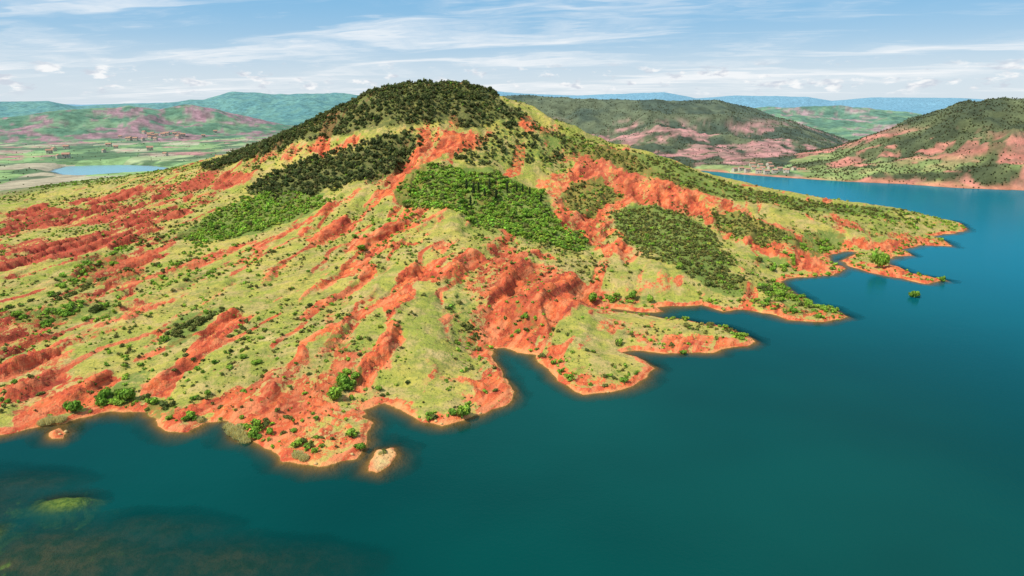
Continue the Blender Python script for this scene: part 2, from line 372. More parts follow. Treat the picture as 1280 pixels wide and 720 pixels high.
# ------------------------------------------------------------------ node helpers
class NT:
    def __init__(s, name):
        s.m = bpy.data.materials.new(name); s.m.use_nodes = True; s.t = s.m.node_tree; s.t.nodes.clear(); s.out = s.t.nodes.new('ShaderNodeOutputMaterial')
    def n(s, typ, **k):
        nd = s.t.nodes.new(typ)
        for a, b in k.items(): setattr(nd, a, b)
        return nd
    def put(s, sock, v):
        if isinstance(v, bpy.types.NodeSocket): s.t.links.new(v, sock)
        else: sock.default_value = v
    def math(s, op, a, b=0.0, clamp=False):
        nd = s.n('ShaderNodeMath', operation=op); nd.use_clamp = clamp; s.put(nd.inputs[0], a); s.put(nd.inputs[1], b); return nd.outputs[0]
    def mix(s, f, a, b, mode='MIX'):
        nd = s.n('ShaderNodeMix', data_type='RGBA', blend_type=mode); s.put(nd.inputs[0], f)
        s.put(nd.inputs[6], a if isinstance(a, bpy.types.NodeSocket) else (*a, 1)); s.put(nd.inputs[7], b if isinstance(b, bpy.types.NodeSocket) else (*b, 1)); return nd.outputs[2]
    def noise(s, scale, detail=4, rough=.55, vec=None, dist=0):
        nd = s.n('ShaderNodeTexNoise'); nd.inputs['Scale'].default_value = scale; nd.inputs['Detail'].default_value = detail; nd.inputs['Roughness'].default_value = rough; nd.inputs['Distortion'].default_value = dist
        s.put(nd.inputs['Vector'], vec if vec is not None else s.pos()); return nd.outputs[0]
    def pos(s):
        if not hasattr(s, '_p'): s._p = s.n('ShaderNodeNewGeometry').outputs['Position']
        return s._p
    def smooth(s, v, a, b):
        nd = s.n('ShaderNodeMapRange', interpolation_type='SMOOTHSTEP'); s.put(nd.inputs[0], v); nd.inputs[1].default_value = a; nd.inputs[2].default_value = b; return nd.outputs[0]
    def attr(s, name, out='Fac'):
        nd = s.n('ShaderNodeAttribute', attribute_name=name); return nd.outputs[out]
    def mapv(s, scale, rot=(0,0,0)):
        n0 = s.n('ShaderNodeMapping'); s.put(n0.inputs[0], s.pos()); n0.inputs['Rotation'].default_value = rot
        nd = s.n('ShaderNodeMapping'); s.put(nd.inputs[0], n0.outputs[0]); nd.inputs['Scale'].default_value = scale; return nd.outputs[0]
    def finish(s, col, rough=.9, bump=None, bs=.5, bd=1.0, spec=.2):
        p = s.n('ShaderNodeBsdfPrincipled'); s.put(p.inputs['Base Color'], col); s.put(p.inputs['Roughness'], rough); p.inputs['Specular IOR Level'].default_value = spec
        if bump is not None:
            b = s.n('ShaderNodeBump'); b.inputs['Strength'].default_value = bs; b.inputs['Distance'].default_value = bd; s.put(b.inputs['Height'], bump); s.t.links.new(b.outputs[0], p.inputs['Normal'])
        s.p = p; s.t.links.new(p.outputs[0], s.out.inputs[0]); return s.m

# terrain material
g = NT('hillside_soil_and_grass')
nA = g.noise(.022, 4); nB = g.noise(.09, 5, .6); nC = g.noise(.55, 4, .65); nD = g.noise(1.7, 2, .6); nE = g.noise(.2, 6, .68)
sepx = g.n('ShaderNodeSeparateXYZ'); g.put(sepx.inputs[0], g.pos())
grass = g.mix(g.smooth(nA, .40, .60), (.46,.365,.075), (.30,.31,.048))
grass = g.mix(g.math('MULTIPLY', g.smooth(nB, .44, .62), .85), grass, (.49,.335,.130))
grass = g.mix(g.math('MULTIPLY', g.smooth(nE, .51, .60), .65), grass, (.22,.245,.046))
grass = g.mix(g.math('MULTIPLY', g.smooth(nE, .44, .36), .55), grass, (.53,.43,.080))
grass = g.mix(g.math('MULTIPLY', g.smooth(nC, .54, .63), .65), grass, (.13,.15,.034))
grass = g.mix(g.math('MULTIPLY', g.smooth(nD, .5, .7), .3), grass, (.56,.45,.18))
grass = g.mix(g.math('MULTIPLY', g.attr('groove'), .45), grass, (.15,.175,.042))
strat = g.noise(1.0, 5, .62, g.mapv((.016,.24,.24), (0,0,math.radians(-66))))
red = g.mix(g.smooth(nB, .35, .65), (.72,.160,.050), (.52,.082,.036))
red = g.mix(g.math('MULTIPLY', g.smooth(strat, .50, .60), .7), red, (.76,.265,.11))
red = g.mix(g.math('MULTIPLY', g.smooth(strat, .46, .38), .8), red, (.29,.045,.028))
crim = g.smooth(sepx.outputs[0], -80, -330)
red = g.mix(g.math('MULTIPLY', crim, .7), red, (.34,.050,.036))
uphill = g.math('MULTIPLY', g.smooth(sepx.outputs[2], 25, 70), g.smooth(sepx.outputs[0], 0, 90))
red = g.mix(g.math('MULTIPLY', uphill, .45), red, (.58,.16,.09))
red = g.mix(g.math('MULTIPLY', g.smooth(nC, .54, .66), .5), red, (.34,.21,.06))
red = g.mix(g.math('MULTIPLY', g.smooth(nD, .55, .7), .3), red, (.78,.34,.17))
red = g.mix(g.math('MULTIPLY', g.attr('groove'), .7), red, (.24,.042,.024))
rv_ = g.math('ADD', g.math('MULTIPLY', g.attr('red'), .88), g.math('MULTIPLY', g.math('SUBTRACT', nE, .5), 1.7))
rv_ = g.math('ADD', rv_, g.math('MULTIPLY', g.math('SUBTRACT', nC, .5), 1.0))
rv_ = g.math('ADD', rv_, g.math('MULTIPLY', g.math('SUBTRACT', strat, .5), 1.6))
rm = g.smooth(rv_, .52, .59)
col = g.mix(g.smooth(rv_, .28, .46), grass, g.mix(.5, grass, (.60,.29,.11)))
col = g.mix(rm, col, red)
sd_ = g.attr('shore_distance')
rimn = g.math('MULTIPLY', g.smooth(g.math('ADD', sd_, g.math('MULTIPLY', g.math('SUBTRACT', nB, .5), 10.0)), 1.2, .2), .5)
col = g.mix(rimn, col, (.74,.36,.13))
vm = g.smooth(g.math('ADD', g.attr('veg'), g.math('MULTIPLY', g.math('SUBTRACT', g.noise(.3, 4, .6), .5), 1.5)), .4, .75)
col = g.mix(g.math('MULTIPLY', vm, .8), col, g.mix(g.attr('pine_floor'), (.14,.20,.04), (.085,.10,.034)))
col = g.mix(g.math('MULTIPLY', g.attr('track'), .7), col, (.66,.47,.20))
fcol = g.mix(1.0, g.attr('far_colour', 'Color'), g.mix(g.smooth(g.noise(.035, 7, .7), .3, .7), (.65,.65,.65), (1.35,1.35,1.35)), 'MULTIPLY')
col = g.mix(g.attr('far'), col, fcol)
under = g.mix(g.smooth(sd_, -2, -7), (.40,.15,.05), g.mix(g.smooth(nE, .36, .62), (.17,.095,.055), (.06,.065,.035)))
under = g.mix(g.attr('weed'), under, g.mix(g.smooth(nC, .4, .6), (.30,.29,.06), (.15,.18,.04)))
col = g.mix(g.smooth(sd_, .1, -.5), col, under)
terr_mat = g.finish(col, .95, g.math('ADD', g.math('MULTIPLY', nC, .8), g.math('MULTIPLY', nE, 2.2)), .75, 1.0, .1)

me = grid_mesh('terrain', X, Y, Z)
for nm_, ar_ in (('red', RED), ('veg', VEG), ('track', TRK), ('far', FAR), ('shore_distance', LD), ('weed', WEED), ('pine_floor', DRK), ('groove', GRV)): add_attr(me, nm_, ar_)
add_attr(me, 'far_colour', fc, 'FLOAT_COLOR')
me.materials.append(terr_mat)
terr = add_obj('terrain', me, kind='structure', label='red earth and grass hill with surrounding plains and ranges', category='terrain')

# water
g = NT('lake_water')
dp = g.attr('water_depth')
body = g.mix(g.smooth(g.noise(.006, 3), .35, .65), (.0,.036,.030), (.0,.052,.042))
sep = g.n('ShaderNodeSeparateXYZ'); g.put(sep.inputs[0], g.pos())
open_w = g.smooth(g.math('ADD', sep.outputs[1], g.math('MULTIPLY', sep.outputs[0], 1.0)), 330, 1080)
body = g.mix(open_w, body, (.004,.150,.225))  # reflected sky blue painted into the far water's body colour
body = g.mix(g.math('MULTIPLY', g.smooth(sep.outputs[1], 900, 1000), g.smooth(sep.outputs[0], -200, -300)), body, (.30,.42,.48))  # pond's pale sky reflection painted into its body colour
b = g.n('ShaderNodeBump'); b.inputs['Strength'].default_value = .25; b.inputs['Distance'].default_value = .25
rip = g.math('ADD', g.noise(.9, 3, .6), g.math('MULTIPLY', g.noise(.12, 3), 1.5)); g.put(b.inputs['Height'], rip)
df = g.n('ShaderNodeBsdfDiffuse'); g.put(df.inputs[0], body); g.t.links.new(b.outputs[0], df.inputs['Normal'])
gl_ = g.n('ShaderNodeBsdfGlossy'); gl_.inputs[0].default_value = (.28,.72,.76,1); gl_.inputs['Roughness'].default_value = .12; g.t.links.new(b.outputs[0], gl_.inputs['Normal'])
fr = g.n('ShaderNodeFresnel'); fr.inputs[0].default_value = 1.33; g.t.links.new(b.outputs[0], fr.inputs['Normal'])
sw_m = g.n('ShaderNodeMixShader'); g.put(sw_m.inputs[0], g.math('MULTIPLY', fr.outputs[0], .75)); g.t.links.new(df.outputs[0], sw_m.inputs[1]); g.t.links.new(gl_.outputs[0], sw_m.inputs[2])
tr = g.n('ShaderNodeBsdfTransparent'); tr.inputs[0].default_value = (.74,.86,.74,1)
mx = g.n('ShaderNodeMixShader')
opq = g.math('SUBTRACT', 1.0, g.math('POWER', 2.718, g.math('MULTIPLY', dp, -.55)))
opq = g.math('MAXIMUM', opq, .10); g.put(mx.inputs[0], opq)
g.t.links.new(tr.outputs[0], mx.inputs[1]); g.t.links.new(sw_m.outputs[0], mx.inputs[2]); g.t.links.new(mx.outputs[0], g.out.inputs[0])
kr = np.arange(0, int(np.searchsorted(R, 3000)), 2); ka = np.arange(0, NA, 2)
ix = np.ix_(kr, ka)
WD = np.clip(-Z, 0, 40); WD = WD + 30 * sstep(3.2, 5.2, WD)
wm = grid_mesh('lake_water', X[ix], Y[ix], np.zeros(X[ix].shape)); add_attr(wm, 'water_depth', WD[ix]); wm.materials.append(g.m)
add_obj('lake_water', wm, kind='structure', label='calm teal lake water', category='lake')

# ------------------------------------------------------------------ plants
def foliage_mat(name, rough=.75):
    g = NT(name)
    oi = g.n('ShaderNodeObjectInfo').outputs['Random']
    c = g.mix(1.0, g.attr('leaf_colour', 'Color'), g.mix(oi, (.75,.82,.8), (1.3,1.12,1.1)), 'MULTIPLY')
    c = g.mix(1.0, c, g.mix(g.smooth(g.noise(.9, 2), .35, .65), (.75,.77,.75), (1.3,1.28,1.2)), 'MULTIPLY')
    m = g.finish(c, rough, spec=.1)
    t = g.n('ShaderNodeBsdfTranslucent'); g.t.links.new(c, t.inputs[0]); mx = g.n('ShaderNodeMixShader'); mx.inputs[0].default_value = .3
    g.t.links.new(g.p.outputs[0], mx.inputs[1]); g.t.links.new(t.outputs[0], mx.inputs[2]); g.t.links.new(mx.outputs[0], g.out.inputs[0])
    return m
leaf = foliage_mat('leaves')
g = NT('bark'); bark = g.finish(g.mix(g.noise(4, 3), (.10,.07,.045), (.2,.15,.1)), .9)
g = NT('reed_stems'); reedm = g.finish(g.mix(g.noise(2.5, 3), (.80,.66,.30), (.5,.5,.16)), .9)
tq = g.n('ShaderNodeBsdfTranslucent'); tq.inputs[0].default_value = (.7,.58,.25,1); mq = g.n('ShaderNodeMixShader'); mq.inputs[0].default_value = .45
g.t.links.new(g.p.outputs[0], mq.inputs[1]); g.t.links.new(tq.outputs[0], mq.inputs[2]); g.t.links.new(mq.outputs[0], g.out.inputs[0])
g = NT('sandstone'); rockm = g.finish(g.mix(g.noise(1.2, 5), (.66,.46,.2), (.5,.27,.09)), .9, g.noise(3, 4), .6, .3)

ph = (1 + 5 ** .5) / 2
ICO = np.array([(-1,ph,0),(1,ph,0),(-1,-ph,0),(1,-ph,0),(0,-1,ph),(0,1,ph),(0,-1,-ph),(0,1,-ph),(ph,0,-1),(ph,0,1),(-ph,0,-1),(-ph,0,1)]) / math.sqrt(1 + ph*ph)
ICF = np.array([(0,11,5),(0,5,1),(0,1,7),(0,7,10),(0,10,11),(1,5,9),(5,11,4),(11,10,2),(10,7,6),(7,1,8),(3,9,4),(3,4,2),(3,2,6),(3,6,8),(3,8,9),(4,9,5),(2,4,11),(6,2,10),(8,6,7),(9,8,1)])
COL = {'olive': (.155,.175,.046), 'green': (.21,.355,.044), 'pine': (.092,.115,.038), 'cypress': (.045,.07,.026), 'far': (.078,.090,.038)}
def crown(kind, nclump, seed, lobes=6, qs=.2):
    r = np.random.RandomState(seed); V = []; Fc = []; Cc = []; nv = 0
    base = np.array(COL[kind])
    if kind == 'cypress':
        lc = [(r.uniform(-.08,.08), r.uniform(-.08,.08), z, (.34 + .35*math.sin(min(1,(z+.2)/5.5)*math.pi)**.8)) for z in np.linspace(.4, 5.2, lobes)]
    elif kind == 'pine':
        lc = [(0,0,1.2,.85)] + [(math.cos(a)*.65, math.sin(a)*.65, r.uniform(.75,1.6), r.uniform(.38,.62)) for a in r.uniform(0, 6.28, lobes-1)]
    else:
        lc = [(0,0,.6,.60)] + [(math.cos(a)*d_, math.sin(a)*d_, r.uniform(.25,.95), r.uniform(.26,.52)) for a, d_ in zip(r.uniform(0, 6.28, lobes-1), r.uniform(.4,.9, lobes-1))]
    for (x, y, z, rad) in lc:
        s = rad * .82 * (1 + r.uniform(-.18, .18, (12, 1)))
        V.append(ICO * s * (1,1,.9) + (x, y, z)); Fc.append(ICF + nv)
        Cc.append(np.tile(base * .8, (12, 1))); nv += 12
    tris = [np.concatenate(Fc)]
    w = np.array([l[3] ** 2 for l in lc]); w /= w.sum()
    li = r.choice(len(lc), nclump, p=w); Lc = np.array(lc)[li]
    d = r.normal(size=(nclump, 3)); d[:, 2] = np.abs(d[:, 2]) * 1.0 - .25; d /= np.linalg.norm(d, axis=1)[:, None]
    c = Lc[:, :3] + d * Lc[:, 3:4] * r.uniform(.82, 1.2, (nclump, 1))
    nn = d + r.normal(size=d.shape) * .45; nn /= np.linalg.norm(nn, axis=1)[:, None]
    a = np.cross(nn, r.normal(size=d.shape)); a /= np.linalg.norm(a, axis=1)[:, None]; b = np.cross(nn, a)
    sz = qs * r.uniform(.6, 1.35, (nclump, 1))
    q = np.stack([c - a*sz - b*sz*.7, c + a*sz - b*sz*.4, c + a*sz*.5 + b*sz, c - a*sz*.8 + b*sz*.8], 1)
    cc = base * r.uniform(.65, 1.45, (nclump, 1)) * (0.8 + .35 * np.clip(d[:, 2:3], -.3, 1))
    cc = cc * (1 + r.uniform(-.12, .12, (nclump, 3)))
    qi = np.arange(nclump * 4).reshape(-1, 4) + nv
    tris.append(qi[:, [0,1,2]]); tris.append(qi[:, [0,2,3]])
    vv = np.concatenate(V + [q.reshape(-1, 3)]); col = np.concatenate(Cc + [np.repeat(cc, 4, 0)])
    return vv, np.concatenate(tris), col
def trunk_geo(h, r0, seed, limbs=4):
    r = np.random.RandomState(seed); V = []; Fq = []; st_ = [0]
    def tube(p0, p1, ra, rb):
        nv = st_[0]
        p0 = np.array(p0, float); p1 = np.array(p1, float); d = p1 - p0; d /= np.linalg.norm(d)
        a = np.cross(d, (0.3, .9, .1)); a /= np.linalg.norm(a); b = np.cross(d, a); an = np.arange(6) / 6 * 2 * math.pi
        ring = np.cos(an)[:, None] * a + np.sin(an)[:, None] * b
        V.append(np.concatenate([p0 + ring * ra, p1 + ring * rb]))
        for i in range(6): Fq.append([nv+i, nv+(i+1) % 6, nv+6+(i+1) % 6, nv+6+i])
        st_[0] += 12
    top = (r.uniform(-.1,.1), r.uniform(-.1,.1), h)
    tube((0,0,-.25), top, r0, r0*.5)
    for k in range(limbs):
        a = r.uniform(0, 6.28); tube((0,0,h*r.uniform(.4,.85)), (math.cos(a)*.5, math.sin(a)*.5, h*r.uniform(1,1.4)), r0*.45, r0*.15)
    return np.concatenate(V), np.array(Fq)
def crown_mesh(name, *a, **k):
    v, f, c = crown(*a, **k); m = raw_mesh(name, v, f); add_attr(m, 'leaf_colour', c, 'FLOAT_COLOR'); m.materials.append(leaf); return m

def Zat(x, y):
    r = np.hypot(x, y); a = np.arctan2(x, y)
    i = np.clip(np.searchsorted(R, r) - 1, 0, NR - 2); fr = (r - R[i]) / (R[i+1] - R[i])
    aj = np.clip((a - AZ[0]) / (AZ[1] - AZ[0]), 0, NA - 1.001); j = aj.astype(int); fj = aj - j
    return (Z[i, j]*(1-fr)+Z[i+1, j]*fr)*(1-fj) + (Z[i, j+1]*(1-fr)+Z[i+1, j+1]*fr)*fj
def Fat(A, x, y):
    r = np.hypot(x, y); a = np.arctan2(x, y)
    i = np.clip(np.searchsorted(R, r), 0, NR - 1); j = np.clip(np.round((a - AZ[0]) / (AZ[1] - AZ[0])).astype(int), 0, NA - 1)
    return A[i, j]

plants = {'olive': [], 'green': [], 'pine': [], 'far': []}
for v, poly in zip(veg_regions, veg_world):
    p = np.array(poly); lo = p.min(0); hi = p.max(0); A = (hi - lo).prod()
    N = int(min(A * v[2], 50000)); x = rs.uniform(lo[0], hi[0], N); y = rs.uniform(lo[1], hi[1], N)
    wa = 10 if v[1] == 'pine' else 18
    w1 = x + wa * (fbm(x / 25, y / 25, 4, 200) - .5); w2 = y + wa * 1.4 * (fbm(x / 25, y / 25, 4, 210) - .5)
    gate = .22 if v[5] >= .9 else (.31 if v[1] == 'pine' else .40)
    ok = inside_dist(poly, w1, w2, False) & (Fat(LD, x, y) > 1.2) & (fbm(x / 11, y / 11, 3, 220) > gate)
    if v[1] == 'pine': ok &= (Fat(RED, x, y) < .85) | (rs.rand(N) < .5)
    x = x[ok][:6500]; y = y[ok][:6500]; rad = rs.uniform(v[3], v[4], len(x)) * rs.uniform(.55, 1.15, len(x))
    k2 = v[1]; a_ = np.stack([x, y, rad], 1)
    if k2 == 'green': sw_ = rs.rand(len(x)) < .18; plants['olive'].append(a_[sw_]); a_ = a_[~sw_]
    elif k2 == 'olive': sw_ = rs.rand(len(x)) < .12; plants['green'].append(a_[sw_]); a_ = a_[~sw_]
    elif k2 == 'pine': sw_ = rs.rand(len(x)) < .12; plants['olive'].append(a_[sw_]); a_ = a_[~sw_]
    plants[k2].append(a_)
N = 140000; x = rs.uniform(-560, 420, N); y = rs.uniform(180, 860, N)
cl = fbm(x / 38, y / 38, 5, 230) * .45 + fbm(x / 9, y / 9, 2, 240) * .25 + (1 - Fat(GUL, x, y)) * .7
ok = (Fat(LD, x, y) > 2) & (rs.rand(N) < .015 + sstep(.57, .70, cl) * .6) & (rs.rand(N) < 1 - .5 * Fat(RED, x, y))
x = x[ok]; y = y[ok]; rad = .28 + 1.05 * rs.rand(len(x)) ** 2.6
gk = rs.rand(len(x)) < .45
plants['olive'].append(np.stack([x, y, rad], 1)[~gk]); plants['green'].append(np.stack([x, y, rad], 1)[gk])
N = 24000; x = rs.uniform(-400, 430, N); y = rs.uniform(170, 640, N); ld = Fat(LD, x, y)
ok = (ld > .8) & (ld < 7) & (fbm(x / 14, y / 14, 3, 250) > np.where((x > 60) | (x < -60), .49, .56)) & (Fat(TRK, x, y) < .3); x = x[ok]; y = y[ok]
plants['green'].append(np.stack([x, y, .35 + 1.4 * rs.rand(len(x)) ** 1.6], 1))
N = 120000; rr = 880 + 1700 * rs.rand(N); aa = rs.uniform(-.72, .72, N); x = rr * np.sin(aa); y = rr * np.cos(aa)
dm = Fat(dom, x, y)
pr = np.where(dm == 6, .9, np.where(dm == 4, .4, np.where(dm == 3, .0, .02)))
redness = Fat(fc[..., 0] - fc[..., 1], x, y)
ok = (Fat(LD, x, y) > 3) & (rs.rand(N) < pr) & (fbm(x / 60, y / 60, 4, 260) > .30) & ((redness < .04) | (rs.rand(N) < .3)) & ~((rr < 1000) & (aa < .1))
plants['far'].append(np.stack([x[ok], y[ok], rs.uniform(.7, 1.7, ok.sum())], 1))

def px_of(x, y, z):
    dz = z - H; f = y * cP - dz * sP; up = y * sP + dz * cP
    return 640 + F * x / f, 360 - F * up / f, f
def copies(data, meshes, group, name, labels, cat, maxn=300, with_trunk=None):
    z = Zat(data[:, 0], data[:, 1]); px, py, f = px_of(data[:, 0], data[:, 1], z)
    vis = (px > 5) & (px < 1275) & (py > 5) & (py < 715)
    score = np.where(vis, data[:, 2] / f, 0); order = np.argsort(-score)[:maxn]
    for k in order:
        i = random.randrange(len(meshes)); s = data[k, 2]
        rot = random.uniform(0, 6.28); sc_ = (s * random.uniform(.8, 1.25), s * random.uniform(.8, 1.25), s * random.uniform(.7, 1.2))
        if with_trunk:
            e = bpy.data.objects.new(name, None); e.empty_display_size = .5; scene.collection.objects.link(e)
            e.location = (data[k, 0], data[k, 1], z[k] - .1); e.rotation_euler = (0, 0, rot); e.scale = sc_
            for nm, m_ in (('trunk', with_trunk[i]), ('crown', meshes[i])):
                c = bpy.data.objects.new(nm, m_); c.parent = e; scene.collection.objects.link(c)
        else:
            e = bpy.data.objects.new(name, meshes[i]); scene.collection.objects.link(e)
            e.location = (data[k, 0], data[k, 1], z[k] - .15 * s); e.rotation_euler = (0, 0, rot); e.scale = sc_
        e['label'] = labels; e['category'] = cat; e['group'] = group
    rest = np.ones(len(data), bool); rest[order] = False
    return data[rest]
def merged(name, parts, label, cat):
    VV = []; FF = []; CC = []; nv = 0
    for data, tmpl in parts:
        if not len(data): continue
        z = Zat(data[:, 0], data[:, 1]); ti = rs.randint(0, len(tmpl), len(data))
        for t in range(len(tmpl)):
            d = data[ti == t]; zz = z[ti == t]; m = len(d)
            if not m: continue
            tv, tf, tc = tmpl[t]; a = rs.uniform(0, 6.28, m); ca, sa = np.cos(a)[:, None], np.sin(a)[:, None]; s = d[:, 2:3]
            x = (tv[None, :, 0] * ca - tv[None, :, 1] * sa) * s + d[:, 0:1]; y = (tv[None, :, 0] * sa + tv[None, :, 1] * ca) * s + d[:, 1:2]
            zc = tv[None, :, 2] * s * rs.uniform(.8, 1.2, (m, 1)) + zz[:, None] - .12 * s
            VV.append(np.stack([x, y, zc], -1).reshape(-1, 3)); FF.append((tf[None] + (np.arange(m) * len(tv))[:, None, None]).reshape(-1, 3) + nv)
            CC.append((tc[None] * rs.uniform(.65, 1.4, (m, 1, 1)) * (1 + rs.uniform(-.15, .15, (m, 1, 3)))).reshape(-1, 3)); nv += m * len(tv)
    me = raw_mesh(name, np.concatenate(VV), np.concatenate(FF)); add_attr(me, 'leaf_colour', np.concatenate(CC), 'FLOAT_COLOR'); me.materials.append(leaf)
    add_obj(name, me, kind='stuff', label=label, category=cat)
for k in plants: plants[k] = np.concatenate(plants[k])
print('PLANTS', {k: len(v) for k, v in plants.items()})
ol = [crown_mesh('shrub', 'olive', 260, 300 + i, lobes=6, qs=.16) for i in range(6)]
gr = [crown_mesh('crown', 'green', 360, 320 + i, lobes=8, qs=.15) for i in range(6)]
pn = [crown_mesh('pine_tree', 'pine', 200, 340 + i, lobes=7, qs=.2) for i in range(4)]
trk = []
for i in range(6):
    v, f = trunk_geo(.6, .09, 400 + i); m = raw_mesh('trunk', v, f); m.materials.append(bark); trk.append(m)
ro = copies(plants['olive'], ol, 'shrubs dotted over the hillside', 'shrub', 'rounded olive-green shrub on the grassy red hillside', 'shrub', 300)
rg = copies(plants['green'], gr, 'leafy trees on the hillside and shore', 'broadleaf_tree', 'small bright green leafy tree on red earth slope', 'tree', 280, trk)
rp = copies(plants['pine'], pn, 'pines covering the upper hill', 'pine_tree', 'dark green rounded pine on the upper hill slope', 'pine tree', 300)
to = [crown('olive', 20, 500 + i, 3, .34) for i in range(4)]; tg = [crown('green', 22, 510 + i, 3, .34) for i in range(4)]
tp_ = [crown('pine', 22, 520 + i, 3, .34) for i in range(4)]; tf_ = [crown('far', 6, 530 + i, 1, .5) for i in range(3)]
merged('shrubland', [(ro, to), (rg, tg)], 'scattered olive and green scrub covering the hillside', 'scrub')
merged('pine_woodland', [(rp, tp_)], 'dense dark pine wood on the upper hill', 'woodland')
merged('distant_scrub', [(plants['far'], tf_)], 'dark scrub over the surrounding hills', 'scrub')

cy = [crown_mesh('cypress_tree', 'cypress', 260, 600 + i, 9, .16) for i in range(3)]
for i, (px, py) in enumerate([(583,228),(592,236),(598,232),(606,238),(612,234),(620,240),(634,236),(646,238),(653,240),(662,242),(676,248),(588,244)]):
    x, y = hit(px, py + 6); o = add_obj('cypress_tree', cy[i % 3], label='tall narrow dark cypress among bright green trees', category='cypress tree', group='cypresses in the green grove')
    o.location = (x, y, float(Zat(np.array([x]), np.array([y]))[0]) - .2); s = random.uniform(1.2, 1.7); o.scale = (s, s, s); o.rotation_euler = (0, 0, random.uniform(0, 6))

WET = {(1143,372),(1138,371),(1148,370),(1141,368),(1177,352),(1099,338)}
for px, py, s in [(1099,338,5.0),(1143,372,2.0),(1138,371,1.4),(1148,370,1.2),(1141,368,1.1),(1177,352,1.7),(577,522,2.8),(742,378,3.2),(418,498,3.2),(430,478,3.0),(92,516,3.0),(156,500,3.2),(318,547,2.1),(132,498,2.6),(238,522,1.8),(790,372,2.8),(812,378,2.4)]:
    wet_ = (px, py) in WET
    x, y = on_water(px, py) if wet_ else hit(px, py)
    z = float(Zat(np.array([x]), np.array([y]))[0]); i = random.randrange(6)
    e = bpy.data.objects.new('broadleaf_tree', None); scene.collection.objects.link(e); e.location = (x, y, max(z, -.2)); e.scale = (s * .9, s * .9, s * (1.7 if wet_ else 1.2)); e.rotation_euler = (0, 0, random.uniform(0, 6))
    e['label'] = 'leafy tree standing in shallow water' if wet_ else 'full bright green tree beside the lakeshore'; e['category'] = 'tree'; e['group'] = 'trees at the water edge'
    for nm, m_ in (('trunk', trk[i]), ('crown', gr[i])):
        c = bpy.data.objects.new(nm, m_); c.parent = e; scene.collection.objects.link(c)

def reed_mesh(seed):
    r = np.random.RandomState(seed); V = []; Fq = []
    for k in range(420):
        a = r.uniform(0, 6.28); d = r.rand() ** .5; x, y = math.cos(a)*d, math.sin(a)*d; h = r.uniform(.8, 1.35) * (1.1 - .5 * d); w = .045; t = r.uniform(0, 3.14); lx, ly = r.normal(0, .22, 2)
        c, s = math.cos(t)*w, math.sin(t)*w; b = len(V)
        V += [(x-c, y-s, -.1), (x+c, y+s, -.1), (x+lx+c*.6, y+ly+s*.6, h), (x+lx-c*.6, y+ly-s*.6, h)]; Fq.append((b, b+1, b+2, b+3))
    m = raw_mesh('reed_clump', np.array(V), np.array(Fq)); m.materials.append(reedm); return m
rd_ = [reed_mesh(i) for i in range(3)]
for i, (px, py, s) in enumerate([(292,541,2.2),(300,546,2.2),(308,551,2.0),(286,534,1.7),(298,538,1.8),(372,570,1.6),(380,574,1.5),(62,528,2.0),(76,526,1.8),(54,530,1.6),(250,526,1.2),(476,566,.8)]):
    x, y = hit(px, py); z = float(Zat(np.array([x]), np.array([y]))[0])
    o = add_obj('reed_clump', rd_[i % 3], label='clump of dry tan reeds at the waterline', category='reeds', group='reed clumps along the shore'); o.location = (x, y, z); o.scale = (s, s, s)

def rock_mesh(seed):
    r = np.random.RandomState(seed); v = ICO * (1 + r.uniform(-.3, .3, (12, 1))) * (1, .8, .55)
    m = raw_mesh('rock', v, ICF); m.materials.append(rockm); return m
rk = [rock_mesh(i) for i in range(4)]
spots = [(470,572,.55),(478,568,.7),(484,571,.5),(490,566,.45),(475,578,.45),(82,540,1.0),(75,543,.8),(545,527,.9),(552,530,.7),(760,490,.7),(600,517,.7),(395,580,.8),(440,568,.7),(640,490,.6)]
for i, (px, py, s) in enumerate(spots):
    x, y = hit(px, py); z = float(Zat(np.array([x]), np.array([y]))[0])
    o = add_obj('rock', rk[i % 4], label='pale sandstone boulder at the water edge', category='rock', group='boulders along the shore'); o.location = (x, y, z + .1 * s); o.scale = (s, s, s); o.rotation_euler = (0, 0, i)

# ------------------------------------------------------------------ houses
g = NT('pale_plaster'); plaster = g.finish(g.mix(g.noise(.6, 3), (.42,.36,.28), (.55,.48,.38)), .9)
g = NT('clay_tiles'); tiles = g.finish(g.mix(g.noise(1.5, 3), (.36,.18,.12), (.44,.25,.17)), .9)
g = NT('dark_glass'); glass = g.finish((.04,.05,.06,1), .3)
wv = np.array([(-5,-3.5,-2),(5,-3.5,-2),(5,3.5,-2),(-5,3.5,-2),(-5,-3.5,5),(5,-3.5,5),(5,3.5,5),(-5,3.5,5),(-5,0,6.9),(5,0,6.9)], float)
def poly_mesh(name, v, f, mat):
    m = bpy.data.meshes.new(name); m.from_pydata([tuple(a) for a in v], [], f); m.materials.append(mat); m.update(); return m
wall_m = poly_mesh('wall', wv, [(0,1,5,4),(2,3,7,6),(1,2,6,9,5),(3,0,4,8,7)], plaster)
rv = [(-5.5,-4.1,4.75),(5.5,-4.1,4.75),(5.5,0,7.15),(-5.5,0,7.15),(5.5,4.1,4.75),(-5.5,4.1,4.75),(-5.5,-4.1,4.95),(5.5,-4.1,4.95),(5.5,0,7.4),(-5.5,0,7.4),(5.5,4.1,4.95),(-5.5,4.1,4.95)]
roof_m = poly_mesh('roof', rv, [(6,7,8,9),(9,8,10,11),(0,3,2,1),(3,5,4,2),(0,1,7,6),(4,5,11,10),(0,6,9,3),(3,9,11,5),(1,2,8,7),(2,4,10,8)], tiles)
def win(nm, x0, x1, z0, z1):
    return poly_mesh(nm, [(x0,-3.53,z0),(x1,-3.53,z0),(x1,-3.53,z1),(x0,-3.53,z1)], [(0,1,2,3)], glass)
